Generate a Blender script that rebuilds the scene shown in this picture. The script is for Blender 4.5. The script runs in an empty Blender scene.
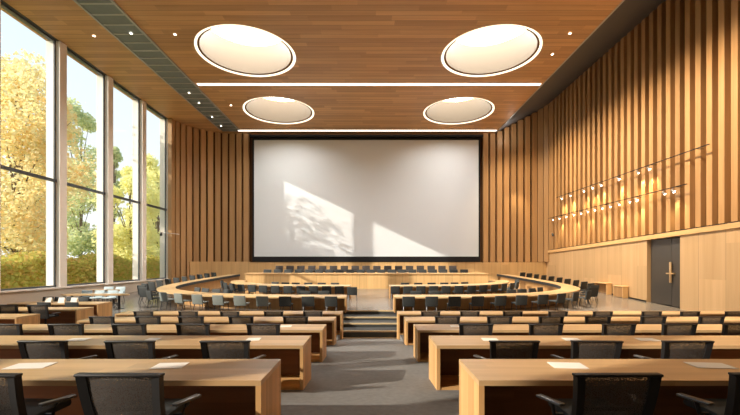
import bpy, bmesh, math, random
from mathutils import Vector, Matrix
random.seed(7)
SC = bpy.context.scene
COL = SC.collection
EYE = 2.6          # world height of the eye; all z below are measured from the eye, then lifted by EYE
FPX, CX, HY = 390.0, 370.0, 263.0
PI = math.pi

# ------------------------------------------------------------------ materials
def new_mat(name):
    m = bpy.data.materials.new(name); m.use_nodes = True
    nt = m.node_tree; nt.nodes.clear()
    out = nt.nodes.new('ShaderNodeOutputMaterial')
    return m, nt, out

def pbsdf(nt, out, color=None, rough=.5, spec=.4, metal=0.0):
    b = nt.nodes.new('ShaderNodeBsdfPrincipled')
    if color is not None: b.inputs['Base Color'].default_value = (*color, 1)
    b.inputs['Roughness'].default_value = rough
    b.inputs['Specular IOR Level'].default_value = spec
    b.inputs['Metallic'].default_value = metal
    nt.links.new(b.outputs[0], out.inputs[0])
    return b

def plain(name, color, rough=.5, spec=.4, metal=0.0, noise=.12, nscale=6.0):
    m, nt, out = new_mat(name)
    b = pbsdf(nt, out, color, rough, spec, metal)
    if noise:
        tc = nt.nodes.new('ShaderNodeTexCoord')
        n = nt.nodes.new('ShaderNodeTexNoise'); n.inputs['Scale'].default_value = nscale; n.inputs['Detail'].default_value = 4
        nt.links.new(tc.outputs['Object'], n.inputs['Vector'])
        mp = nt.nodes.new('ShaderNodeMapRange'); mp.inputs[3].default_value = 1 - noise; mp.inputs[4].default_value = 1 + noise
        nt.links.new(n.outputs['Fac'], mp.inputs[0])
        mx = nt.nodes.new('ShaderNodeVectorMath'); mx.operation = 'SCALE'; mx.inputs[0].default_value = color
        nt.links.new(mp.outputs[0], mx.inputs['Scale'])
        nt.links.new(mx.outputs[0], b.inputs['Base Color'])
    return m

def emit(name, color, strength):
    m, nt, out = new_mat(name)
    e = nt.nodes.new('ShaderNodeEmission'); e.inputs[0].default_value = (*color, 1); e.inputs[1].default_value = strength
    nt.links.new(e.outputs[0], out.inputs[0])
    return m

def wood(name, c1, c2, grain='X', across='Y', plank=0.0, length=2.4, rough=.42, spec=.35, var=.22, island=0.0, fine=9.0, gap=0.0):
    """procedural wood: stretched noise along the grain, planks of a given width, joints along the grain"""
    m, nt, out = new_mat(name)
    N, L = nt.nodes.new, nt.links.new
    b = pbsdf(nt, out, c1, rough, spec)
    tc = N('ShaderNodeTexCoord')
    mp = N('ShaderNodeMapping')
    sc = {'X': fine, 'Y': fine, 'Z': fine}; sc[grain] = fine * .045
    mp.inputs['Scale'].default_value = (sc['X'], sc['Y'], sc['Z'])
    L(tc.outputs['Object'], mp.inputs['Vector'])
    sep = N('ShaderNodeSeparateXYZ'); L(tc.outputs['Object'], sep.inputs[0])
    last_rand = None
    vec = mp.outputs[0]
    def math_(op, a, bb=None):
        n = N('ShaderNodeMath'); n.operation = op
        for i, v in enumerate((a, bb)):
            if v is None: continue
            if isinstance(v, (int, float)): n.inputs[i].default_value = v
            else: L(v, n.inputs[i])
        return n.outputs[0]
    pl = None
    if plank:
        pi_ = math_('FLOOR', math_('DIVIDE', sep.outputs[across], plank))
        w1 = N('ShaderNodeTexWhiteNoise'); w1.noise_dimensions = '1D'; L(pi_, w1.inputs['W'])
        ci = math_('FLOOR', math_('ADD', math_('DIVIDE', sep.outputs[grain], length), math_('MULTIPLY', w1.outputs['Value'], 7.0)))
        cb = N('ShaderNodeCombineXYZ'); L(pi_, cb.inputs[0]); L(ci, cb.inputs[1])
        w2 = N('ShaderNodeTexWhiteNoise'); w2.noise_dimensions = '2D'; L(cb.outputs[0], w2.inputs['Vector'])
        pl = w2.outputs['Value']
        sh = N('ShaderNodeVectorMath'); sh.operation = 'SCALE'; L(w2.outputs['Color'], sh.inputs[0]); sh.inputs['Scale'].default_value = 30
        ad = N('ShaderNodeVectorMath'); ad.operation = 'ADD'; L(vec, ad.inputs[0]); L(sh.outputs[0], ad.inputs[1]); vec = ad.outputs[0]
    if island:
        ge = N('ShaderNodeNewGeometry')
        pl = ge.outputs['Random Per Island']
        cb2 = N('ShaderNodeCombineXYZ')
        for i in range(3): L(math_('MULTIPLY', pl, 40.0 + i), cb2.inputs[i])
        ad = N('ShaderNodeVectorMath'); ad.operation = 'ADD'; L(vec, ad.inputs[0]); L(cb2.outputs[0], ad.inputs[1]); vec = ad.outputs[0]
    n1 = N('ShaderNodeTexNoise'); n1.inputs['Scale'].default_value = 1.0; n1.inputs['Detail'].default_value = 6; n1.inputs['Roughness'].default_value = .6
    L(vec, n1.inputs['Vector'])
    cr = N('ShaderNodeValToRGB')
    cr.color_ramp.elements[0].position = .3; cr.color_ramp.elements[0].color = (*c2, 1)
    cr.color_ramp.elements[1].position = .7; cr.color_ramp.elements[1].color = (*c1, 1)
    L(n1.outputs['Fac'], cr.inputs[0])
    col = cr.outputs[0]
    if pl is not None:
        mr = N('ShaderNodeMapRange'); L(pl, mr.inputs[0]); mr.inputs[3].default_value = 1 - var; mr.inputs[4].default_value = 1 + var
        sc_ = N('ShaderNodeVectorMath'); sc_.operation = 'SCALE'; L(col, sc_.inputs[0]); L(mr.outputs[0], sc_.inputs['Scale']); col = sc_.outputs[0]
    if gap and plank:
        fr = math_('FRACT', math_('DIVIDE', sep.outputs[across], plank))
        g = math_('GREATER_THAN', fr, gap / plank)
        mr2 = N('ShaderNodeMapRange'); L(g, mr2.inputs[0]); mr2.inputs[3].default_value = .55; mr2.inputs[4].default_value = 1
        s2 = N('ShaderNodeVectorMath'); s2.operation = 'SCALE'; L(col, s2.inputs[0]); L(mr2.outputs[0], s2.inputs['Scale']); col = s2.outputs[0]
    L(col, b.inputs['Base Color'])
    return m

M = {}
M['ceil'] = wood('ceiling_planks', (.60, .35, .165), (.47, .26, .11), 'X', 'Y', .30, 3.2, rough=.5, var=.16, fine=5, gap=.02)
M['slat'] = wood('slat_wood', (.50, .295, .135), (.39, .215, .09), 'Z', 'X', island=1, rough=.45, var=.16, fine=6)
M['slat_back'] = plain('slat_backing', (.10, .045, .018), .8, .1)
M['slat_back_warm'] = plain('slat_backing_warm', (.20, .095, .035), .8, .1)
M['dado'] = wood('dado_panels', (.63, .43, .24), (.53, .345, .18), 'Z', 'Y', 1.15, 9, rough=.4, var=.08, fine=4, gap=.015)
M['dado_x'] = wood('dado_panels_back', (.66, .42, .19), (.56, .34, .145), 'Z', 'X', .62, 9, rough=.4, var=.08, fine=4, gap=.012)
M['rail'] = wood('rail_wood', (.74, .48, .23), (.64, .40, .18), 'Y', 'Z', rough=.4)
M['top'] = wood('desk_top_oak', (.63, .41, .205), (.49, .30, .14), 'X', 'Y', .19, 2.6, rough=.33, spec=.45, var=.10, fine=7)
M['end'] = wood('desk_end_oak', (.64, .38, .16), (.47, .25, .095), 'Z', 'Y', .10, 9, rough=.42, var=.16, fine=9)
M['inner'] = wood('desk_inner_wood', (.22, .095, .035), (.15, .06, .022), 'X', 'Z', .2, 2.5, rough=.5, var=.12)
M['ring_top'] = wood('curved_top_oak', (.66, .45, .23), (.55, .36, .17), 'X', 'Y', rough=.33, spec=.45, fine=5)
M['ring_panel'] = wood('curved_panel_wood', (.50, .28, .11), (.40, .21, .08), 'Z', 'X', .35, 9, rough=.45, var=.1, fine=5)
M['podium'] = wood('stage_desk_oak', (.74, .48, .22), (.64, .40, .17), 'Z', 'X', .42, 9, rough=.42, var=.10, fine=6, gap=.01)
M['frame_blk'] = plain('black_plastic', (.011, .010, .010), .5, .4, noise=.05)
M['dark_metal'] = plain('dark_metal', (.045, .045, .048), .35, .5, .7, noise=.05)
M['chrome'] = plain('brushed_metal', (.42, .41, .40), .3, .5, .9, noise=.05)
M['armpad'] = plain('arm_pad', (.075, .07, .068), .3, .6, noise=.05)
M['char'] = plain('charcoal_fabric', (.036, .040, .040), .7, .35, noise=.18, nscale=20)
M['brownback'] = plain('dark_brown_fabric', (.055, .045, .04), .7, .25, noise=.15, nscale=20)
M['sunlit_fab'] = plain('sunlit_pale_fabric', (.55, .66, .70), .6, .3, noise=.08, nscale=20)  # sun and sky light on dark chairs, put into the fabric colour
M['daylit_charfab'] = plain('daylit_charcoal_fabric', (.20, .22, .205), .7, .3, noise=.15, nscale=20)  # charcoal fabric with the window daylight put into its colour
M['paper'] = plain('paper', (.90, .86, .79), .6, .3, noise=.02)
M['white'] = plain('white_paint', (.86, .84, .82), .5, .3, noise=.03)
M['beige'] = plain('beige_plaster', (.60, .51, .41), .7, .2, noise=.05, nscale=2)
M['jamb'] = plain('column_paint', (.86, .79, .71), .6, .25, noise=.03)
M['winframe'] = plain('window_frame', (.10, .11, .12), .4, .4, .3, noise=.05)
M['soffit'] = plain('grey_soffit', (.10, .105, .115), .5, .4, noise=.06, nscale=1.5)
M['screen'] = plain('projection_fabric', (.675, .71, .745), .8, .15, noise=.015, nscale=.6)
M['black'] = plain('screen_border', (.010, .010, .011), .5, .3, noise=.02)
M['doorgrey'] = plain('grey_door', (.088, .080, .074), .28, .6, .3, noise=.1, nscale=1.2)
M['brass'] = plain('pale_brass', (.85, .62, .36), .3, .5, .7, noise=.03)
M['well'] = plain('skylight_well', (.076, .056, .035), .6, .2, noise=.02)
M['grille'] = plain('vent_mesh', (.20, .23, .235), .6, .4, .3, noise=.1)
M['grillebar'] = plain('vent_bar', (.42, .43, .42), .4, .4, .5, noise=.04)
M['nosing'] = plain('step_nosing', (.62, .48, .28), .5, .4, noise=.05)
M['steps'] = plain('dark_steps', (.055, .058, .058), .6, .35, noise=.15)
M['diffuser'] = emit('skylight_diffuser', (1, .96, .90), 27.0)
M['diffuser_rear'] = emit('rear_skylight_diffuser', (1, .96, .90), 19.0)
M['ring_glow'] = emit('ring_glow', (1, .86, .62), 1.7)
M['strip'] = emit('strip_glow', (1, .92, .80), 2.5)
M['spotlens'] = emit('spot_lens', (1, .9, .72), 14.0)
M['bark'] = plain('bark', (.20, .15, .11), .9, .1, noise=.3)
M['lawn'] = plain('lawn', (.22, .24, .06), .95, .1, noise=.35, nscale=.8)

def carpet(name, c, c2, scale, rough, spec):
    m, nt, out = new_mat(name); N, L = nt.nodes.new, nt.links.new
    b = pbsdf(nt, out, c, rough, spec)
    tc = N('ShaderNodeTexCoord')
    n1 = N('ShaderNodeTexNoise'); n1.inputs['Scale'].default_value = scale; n1.inputs['Detail'].default_value = 8
    n2 = N('ShaderNodeTexNoise'); n2.inputs['Scale'].default_value = .7
    L(tc.outputs['Object'], n1.inputs['Vector']); L(tc.outputs['Object'], n2.inputs['Vector'])
    a = N('ShaderNodeMath'); a.operation = 'MULTIPLY_ADD'; a.inputs[1].default_value = .5; L(n1.outputs['Fac'], a.inputs[0])
    h = N('ShaderNodeMath'); h.operation = 'MULTIPLY'; h.inputs[1].default_value = .5; L(n2.outputs['Fac'], h.inputs[0]); L(h.outputs[0], a.inputs[2])
    cr = N('ShaderNodeValToRGB')
    cr.color_ramp.elements[0].position = .35; cr.color_ramp.elements[0].color = (*c2, 1)
    cr.color_ramp.elements[1].position = .65; cr.color_ramp.elements[1].color = (*c, 1)
    L(a.outputs[0], cr.inputs[0]); L(cr.outputs[0], b.inputs['Base Color'])
    return m
M['carpet'] = carpet('grey_carpet', (.215, .205, .195), (.155, .148, .14), 14, .75, .2)
M['platform'] = carpet('platform_vinyl', (.215, .19, .165), (.175, .155, .135), 5, .22, .7)

def glass_mat():
    m, nt, out = new_mat('clear_glass'); N, L = nt.nodes.new, nt.links.new
    t = N('ShaderNodeBsdfTransparent'); t.inputs[0].default_value = (.95, .97, .97, 1)
    g = N('ShaderNodeBsdfGlossy'); g.inputs['Roughness'].default_value = .02
    fr = N('ShaderNodeFresnel'); fr.inputs['IOR'].default_value = 1.25
    mx = N('ShaderNodeMixShader'); L(fr.outputs[0], mx.inputs[0]); L(t.outputs[0], mx.inputs[1]); L(g.outputs[0], mx.inputs[2])
    L(mx.outputs[0], out.inputs[0]); return m
M['glass'] = glass_mat()

def mesh_fabric():
    m, nt, out = new_mat('mesh_fabric'); N, L = nt.nodes.new, nt.links.new
    b = N('ShaderNodeBsdfPrincipled'); b.inputs['Base Color'].default_value = (.055, .045, .038, 1); b.inputs['Roughness'].default_value = .6
    t = N('ShaderNodeBsdfTransparent')
    tc = N('ShaderNodeTexCoord')
    vo = N('ShaderNodeTexVoronoi'); vo.inputs['Scale'].default_value = 95
    L(tc.outputs['Object'], vo.inputs['Vector'])
    mr = N('ShaderNodeMapRange'); mr.inputs[1].default_value = .15; mr.inputs[2].default_value = .6; mr.inputs[3].default_value = .38; mr.inputs[4].default_value = 0.0
    L(vo.outputs['Distance'], mr.inputs[0])
    mx = N('ShaderNodeMixShader'); L(mr.outputs[0], mx.inputs[0]); L(b.outputs[0], mx.inputs[1]); L(t.outputs[0], mx.inputs[2])
    L(mx.outputs[0], out.inputs[0]); return m
M['mesh'] = mesh_fabric()

def leaf_mat(name, ca, cb, cc):
    m, nt, out = new_mat(name); N, L = nt.nodes.new, nt.links.new
    ge = N('ShaderNodeNewGeometry')
    cr = N('ShaderNodeValToRGB')
    e = cr.color_ramp.elements
    e[0].position = 0; e[0].color = (*ca, 1); e[1].position = 1; e[1].color = (*cc, 1)
    mid = e.new(.5); mid.color = (*cb, 1)
    L(ge.outputs['Random Per Island'], cr.inputs[0])
    d = N('ShaderNodeBsdfDiffuse'); t = N('ShaderNodeBsdfTranslucent')
    L(cr.outputs[0], d.inputs[0]); L(cr.outputs[0], t.inputs[0])
    mx = N('ShaderNodeMixShader'); mx.inputs[0].default_value = .5
    L(d.outputs[0], mx.inputs[1]); L(t.outputs[0], mx.inputs[2]); L(mx.outputs[0], out.inputs[0])
    return m
M['leaf_gold'] = leaf_mat('gold_leaves', (.95, .72, .34), (.95, .84, .50), (.86, .82, .50))
M['leaf_green'] = leaf_mat('green_leaves', (.52, .60, .34), (.68, .72, .42), (.88, .84, .50))
M['leaf_yellow'] = leaf_mat('yellow_leaves', (.92, .86, .40), (.95, .90, .50), (.84, .84, .42))
M['leaf_orange'] = leaf_mat('orange_leaves', (.88, .50, .20), (.90, .62, .26), (.74, .64, .26))
M['leaf_hedge'] = leaf_mat('hedge_leaves', (.52, .52, .14), (.64, .58, .16), (.76, .52, .18))

# ------------------------------------------------------------------ mesh builder
class MB:
    def __init__(s): s.v = []; s.f = []; s.smooth = set()
    def add(s, vs, fs, smooth=False):
        o = len(s.v); s.v += [tuple(p) for p in vs]
        for f in fs:
            if smooth: s.smooth.add(len(s.f))
            s.f.append(tuple(i + o for i in f))
        return s
    def box(s, x0, x1, y0, y1, z0, z1, mtx=None):
        vs = [Vector((x, y, z)) for x in (x0, x1) for y in (y0, y1) for z in (z0, z1)]
        if mtx: vs = [mtx @ p for p in vs]
        return s.add(vs, [(0, 1, 3, 2), (4, 6, 7, 5), (0, 4, 5, 1), (2, 3, 7, 6), (0, 2, 6, 4), (1, 5, 7, 3)])
    def rbox(s, x0, x1, y0, y1, z0, z1, r=.02, seg=2, mtx=None):
        bm = bmesh.new()
        bmesh.ops.create_cube(bm, size=1)
        for v in bm.verts:
            v.co = Vector(((x0 + x1) / 2 + v.co.x * (x1 - x0), (y0 + y1) / 2 + v.co.y * (y1 - y0), (z0 + z1) / 2 + v.co.z * (z1 - z0)))
        r = min(r, .49 * min(x1 - x0, y1 - y0, z1 - z0))
        bmesh.ops.bevel(bm, geom=bm.edges[:], offset=r, segments=seg, affect='EDGES', profile=.5)
        bm.verts.index_update()
        vs = [(mtx @ v.co) if mtx else v.co.copy() for v in bm.verts]
        fs = [tuple(v.index for v in f.verts) for f in bm.faces]
        bm.free()
        return s.add(vs, fs, True)
    def tube(s, pts, rad, n=8, cap=True):
        pts = [Vector(p) for p in pts]
        rads = rad if isinstance(rad, (list, tuple)) else [rad] * len(pts)
        rings = []
        for i, p in enumerate(pts):
            t = (pts[min(i + 1, len(pts) - 1)] - pts[max(i - 1, 0)]).normalized()
            a = Vector((0, 0, 1)) if abs(t.z) < .9 else Vector((1, 0, 0))
            u = t.cross(a).normalized(); w = t.cross(u)
            rings.append([p + (u * math.cos(2 * PI * k / n) + w * math.sin(2 * PI * k / n)) * rads[i] for k in range(n)])
        vs = [q for r in rings for q in r]
        fs = [(i * n + k, i * n + (k + 1) % n, (i + 1) * n + (k + 1) % n, (i + 1) * n + k) for i in range(len(pts) - 1) for k in range(n)]
        if cap: fs += [tuple(range(n))[::-1], tuple((len(pts) - 1) * n + k for k in range(n))]
        return s.add(vs, fs, True)
    def disc(s, c, r0, r1, n=64):
        """flat ring (or disc when r0 is 0) in the xy plane, facing down"""
        c = Vector(c)
        o = [c + Vector((math.cos(2 * PI * k / n) * r1, math.sin(2 * PI * k / n) * r1, 0)) for k in range(n)]
        if r0 <= 0: return s.add(o, [tuple(range(n))[::-1]])
        i_ = [c + Vector((math.cos(2 * PI * k / n) * r0, math.sin(2 * PI * k / n) * r0, 0)) for k in range(n)]
        return s.add(o + i_, [(k, n + k, n + (k + 1) % n, (k + 1) % n) for k in range(n)])
    def cyl(s, c, r, z0, z1, n=64, inside=False):
        vs = [Vector((c[0] + math.cos(2 * PI * k / n) * r, c[1] + math.sin(2 * PI * k / n) * r, z)) for z in (z0, z1) for k in range(n)]
        fs = [(k, (k + 1) % n, n + (k + 1) % n, n + k) for k in range(n)]
        if inside: fs = [f[::-1] for f in fs]
        return s.add(vs, fs, True)
    def build(s, name, mat, parent=None, loc=None):
        me = bpy.data.meshes.new(name); me.from_pydata([tuple(p) for p in s.v], [], s.f)
        me.materials.append(mat)
        for i, p in enumerate(me.polygons): p.use_smooth = i in s.smooth
        if s.smooth:
            try: me.set_sharp_from_angle(angle=math.radians(40))
            except Exception: pass
        me.update()
        o = bpy.data.objects.new(name, me); COL.objects.link(o)
        if parent: o.parent = parent
        if loc: o.location = loc
        return o

def W(x, d, z): return (x, d, z + EYE)        # eye-based to world
def tag(o, label=None, cat=None, group=None, kind=None):
    if label: o['label'] = label
    if cat: o['category'] = cat
    if group: o['group'] = group
    if kind: o['kind'] = kind
    return o
def thing(name, label, cat, loc=(0, 0, 0), rz=0, group=None):
    o = bpy.data.objects.new(name, None); COL.objects.link(o); o.empty_display_size = .2
    o.location = loc; o.rotation_euler = (0, 0, rz)
    return tag(o, label, cat, group)
def struct(name, mb, mat, parent=None):
    o = mb.build(name, mat, parent)
    o['kind'] = 'structure'
    return o
KIDS = {}
def kids(o): return [c for c in bpy.data.objects if c.parent == o]
def dup(root, loc, rz, label, group=None, scale=None):
    def cp(o, parent):
        c = o.copy(); COL.objects.link(c)
        if parent: c.parent = parent
        key = o.name
        if key not in KIDS: KIDS[key] = kids(o)
        for ch in KIDS[key]: cp(ch, c)
        return c
    r = cp(root, None)
    r.location = loc; r.rotation_euler = (0, 0, rz); r['label'] = label
    if group: r['group'] = group
    if scale: r.scale = (scale,) * 3
    return r
ORD = ['first', 'second', 'third', 'fourth', 'fifth', 'sixth', 'seventh', 'eighth', 'ninth', 'tenth', 'eleventh', 'twelfth', 'thirteenth',
       'fourteenth', 'fifteenth', 'sixteenth', 'seventeenth', 'eighteenth', 'nineteenth', 'twentieth', 'twenty-first', 'twenty-second', 'twenty-third', 'twenty-fourth']

# ------------------------------------------------------------------ geometry constants
WL, WR, CEIL = -13.0, 12.9, 9.33
BACK = 28.2
def F(d): return -2.706 + .052 * d           # upper platform, rising gently to the stage
TH = .60
def T(d): return F(d) + TH
ROW_NEAR = [3.22, 5.25, 7.36, 9.72, 12.38]
ROW_FLOOR = [-1.56, -1.715, -1.867, -2.047, -2.28]
ROW_TOP = [-.970, -1.110, -1.268, -1.437, -1.612]
ROW_XL = [-8.4, -8.4, -8.4, -7.3, -8.1]
ROW_XR = 12.1
DEPTH = .72
AIS = .90

# ------------------------------------------------------------------ floors
fl = MB()
def quad(mb, a, b, c, d): mb.add([a, b, c, d], [(0, 1, 2, 3)])
RAMP = [(-3, -1.12), (3.22, -1.562), (5.25, -1.712), (7.36, -1.867), (9.72, -2.052), (11.2, -2.24), (12.38, -2.43), (13.3, -2.57)]
def ramp_z(d, seat=True):
    for (a, za), (b, zb) in zip(RAMP, RAMP[1:]):
        if d <= b: break
    z = za + (zb - za) * (d - a) / (b - a)
    return max(z, -2.28) if seat else z
cuts = [-3, 3.22, 5.25, 7.36, 9.72, 11.2, 11.448, 13.3]
for a, b in zip(cuts, cuts[1:]):
    for x0, x1 in ((-8.75, -.95), (.95, WR)):
        quad(fl, W(x0, a, ramp_z(a)), W(x1, a, ramp_z(a)), W(x1, b, ramp_z(b)), W(x0, b, ramp_z(b)))
for (a, za), (b, zb) in zip(RAMP, RAMP[1:]):
    quad(fl, W(-.95, a, za), W(.95, a, za), W(.95, b, zb), W(-.95, b, zb))
for x in (-.95, .95): fl.add([W(x, 11.2, -2.6), W(x, 13.3, -2.6), W(x, 13.3, -2.28), W(x, 11.2, -2.24)], [(0, 1, 2, 3)])
zs = -2.03
quad(fl, W(WL, -3, zs), W(-8.75, -3, zs), W(-8.75, 13.3, zs), W(WL, 13.3, zs))
for a, b in zip(cuts, cuts[1:]):
    quad(fl, W(-8.75, a, ramp_z(a)), W(-8.75, b, ramp_z(b)), W(-8.75, b, zs), W(-8.75, a, zs))
struct('floor', fl, M['carpet'])

pf = MB()
SW = 1.15
steps = [(13.3, -2.312), (14.07, -2.172), (14.84, -2.055), (15.6, F(15.6))]
for x0, x1, y0 in ((WL, -SW, 13.3), (SW, WR, 13.3), (-SW, SW, 15.62)):
    quad(pf, W(x0, y0, F(y0)), W(x1, y0, F(y0)), W(x1, BACK + .3, F(BACK + .3)), W(x0, BACK + .3, F(BACK + .3)))
for x0, x1 in ((WL, -SW), (SW, WR)):
    quad(pf, W(x0, 13.3, -2.7), W(x1, 13.3, -2.7), W(x1, 13.3, F(13.3)), W(x0, 13.3, F(13.3)))
for x in (-SW, SW):
    quad(pf, W(x, 13.3, -2.7), W(x, 15.62, -2.7), W(x, 15.62, F(15.62)), W(x, 13.3, F(13.3)))
struct('floor_platform', pf, M['platform'])

st = MB(); prev = -2.57; nos = MB()
for i, (d, z) in enumerate(steps):
    d1 = steps[i + 1][0] if i < 3 else 15.64
    st.box(-SW, SW, d, d1, -2.7 + EYE, z + EYE)
    nos.box(-SW, SW, d - .012, d + .05, z - .045 + EYE, z + .004 + EYE)
nos.box(-SW, SW, 13.2, 13.288, -2.575 + EYE, -2.53 + EYE)
s_ = struct('trim_steps', st, M['steps'])
struct('step_nosing', nos, M['nosing'], s_)

# stage tiers behind the stage desk
sg = MB()
sg.box(-7.9, 7.5, 23.85, 24.95, F(BACK) - 1 + EYE, -1.14 + EYE)
sg.box(-7.9, 7.5, 24.95, 27.75, F(BACK) - 1 + EYE, -.92 + EYE)
struct('floor_stage', sg, M['platform'])

# outside ground
gd = MB(); quad(gd, W(-80, -30, -2.3), W(WL - .6, -30, -2.3), W(WL - .6, 90, -2.3), W(-80, 90, -2.3))
struct('ground_outside', gd, M['lawn'])

# ------------------------------------------------------------------ ceiling with four round openings
SKY = [(-5.5, 17.4), (5.36, 17.4), (-5.6, 24.05), (5.45, 24.1)]
RSK = 2.14
def holed_plate(name, rect, holes, z, mat):
    cu = bpy.data.curves.new(name, 'CURVE'); cu.dimensions = '2D'; cu.fill_mode = 'BOTH'
    def spl(pts):
        s = cu.splines.new('POLY'); s.points.add(len(pts) - 1)
        for p, q in zip(s.points, pts): p.co = (q[0], q[1], 0, 1)
        s.use_cyclic_u = True
    spl(rect)
    for c in holes:
        spl([(c[0] + (RSK + .02) * math.cos(2 * PI * k / 72), c[1] + (RSK + .02) * math.sin(2 * PI * k / 72)) for k in range(72)])
    tmp = bpy.data.objects.new('tmp', cu); COL.objects.link(tmp)
    dg = bpy.context.evaluated_depsgraph_get(); dg.update()
    me = bpy.data.meshes.new_from_object(tmp.evaluated_get(dg)); me.name = name
    bpy.data.objects.remove(tmp); bpy.data.curves.remove(cu)
    me.materials.clear(); me.materials.append(mat)
    o = bpy.data.objects.new(name, me); COL.objects.link(o); o.location = (0, 0, z)
    o['kind'] = 'structure'
    return o
holed_plate('ceiling', [(WL - .6, -3), (9.0, -3), (9.0, BACK + .4), (WL - .6, BACK + .4)], SKY, CEIL + EYE, M['ceil'])
so = MB()
SLO = (11.55 - CEIL) / (WR + .3 - 9.0)
def soff(x): return CEIL + SLO * (x - 9.0)
quad(so, W(9.0, -3, CEIL), W(WR + .4, -3, soff(WR + .4)), W(WR + .4, BACK + .4, soff(WR + .4)), W(9.0, BACK + .4, CEIL))
struct('ceiling_soffit', so, M['soffit'])
tr = MB(); tr.box(8.98, 9.04, -3, BACK, CEIL - .02 + EYE, CEIL + .06 + EYE)
struct('trim_1', tr, M['grillebar'])

for i, (cx, cy) in enumerate(SKY):
    t = thing('ceiling_skylight', ['large round skylight nearest the windows, front pair', 'large round skylight nearer the slatted right wall, front pair',
                           'round skylight nearest the screen on the window side', 'round skylight nearest the screen on the right side'][i], 'skylight',
              W(cx, cy, CEIL), 0, 'round ceiling skylights')
    mb = MB(); mb.cyl((0, 0), 1.95, .05, 1.47, 72, True); mb.build('well', M['well'], t)
    mb = MB(); mb.cyl((0, 0), 1.94, 1.40, 1.45, 72, True); mb.disc((0, 0, 1.40), 1.94, 1.955, 72); mb.build('upper_trim', M['ring_panel'], t)
    mb = MB(); mb.disc((0, 0, 1.465), 0, 1.95, 72); mb.build('diffuser', M['diffuser' if i < 2 else 'diffuser_rear'], t)
    mb = MB(); mb.disc((0, 0, .03), 2.03, 2.14, 72); mb.cyl((0, 0), 2.14, -.012, .03, 72, True); mb.build('rim_light', M['ring_glow'], t)
    mb = MB(); mb.disc((0, 0, .06), 1.94, 2.03, 72); mb.cyl((0, 0), 2.03, .03, .06, 72, True); mb.build('shadow_gap', M['slat_back_warm'], t)

for i, (d, x0, x1) in enumerate(((20.35, -9.0, 8.9), (27.45, -9.3, 8.9))):
    mb = MB(); mb.box(x0, x1, d - .09, d + .09, CEIL - .03 + EYE, CEIL + .0 + EYE)
    o = mb.build('ceiling_light_strip', M['strip'])
    tag(o, ['long thin ceiling light between the two pairs of skylights', 'long thin ceiling light directly above the screen'][i], 'ceiling light', 'linear ceiling lights')

# vent strip
GR0, GR1 = -10.45, -9.15
t = thing('ceiling_vent', 'long grey mesh vent strip running along the wooden ceiling', 'vent', W((GR0 + GR1) / 2, 19.0, CEIL))
hw = (GR1 - GR0) / 2
d = 8.4
while d < 27.2:
    mb = MB(); mb.box(-hw + .05, hw - .05, d - 19 + .04, d - 19 + .58, -.03, -.005); mb.build('mesh_panel', M['grille'], t)
    mb = MB(); mb.box(-hw + .03, hw - .03, d - 19 - .035, d - 19 + .035, -.045, -.004); mb.build('cross_bar', M['grillebar'], t)
    d += .62
for s in (-1, 1):
    mb = MB(); mb.box(s * hw - .04, s * hw + .04, 8.3 - 19, 27.25 - 19, -.06, -.003); mb.build('edge_rail', M['grillebar'], t)

# recessed downlights (pixel columns in the photo, turned into points on the ceiling)
def on_ceiling(u, v, z=CEIL): dd = z * FPX / (HY - v); return ((u - CX) * dd / FPX, dd)
DL = [(94, 35.5, 'over the window side of the ceiling'), (131, 32, 'in the vent strip, nearest the viewer'), (175, 34, 'in the planks between vent and front left skylight'),
      (189, 92, 'in the vent strip, second from the viewer'), (199, 102, 'in the vent strip, third from the viewer'), (212, 116, 'in the vent strip, fourth from the viewer'),
      (221, 125, 'in the vent strip, closest to the slatted back wall'), (231, 105, 'in the planks beside the rear left skylight'),
      (570, 33, 'in the planks right of the front right skylight'), (552.5, 54, 'at the soffit edge beside the long light')]
for u, v, w in DL:
    x, dd = on_ceiling(u, v)
    t = thing('recessed_downlight', 'small round downlight ' + w, 'downlight', W(x, dd, CEIL - (.05 if GR0 < x < GR1 else .01)), 0, 'recessed ceiling downlights')
    mb = MB(); mb.disc((0, 0, -.014), 0, .045, 16); mb.build('lens', M['spotlens'], t)
    mb = MB(); mb.disc((0, 0, -.012), .045, .075, 16); mb.cyl((0, 0), .075, -.012, .0, 16); mb.build('bezel', M['white'], t)

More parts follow.
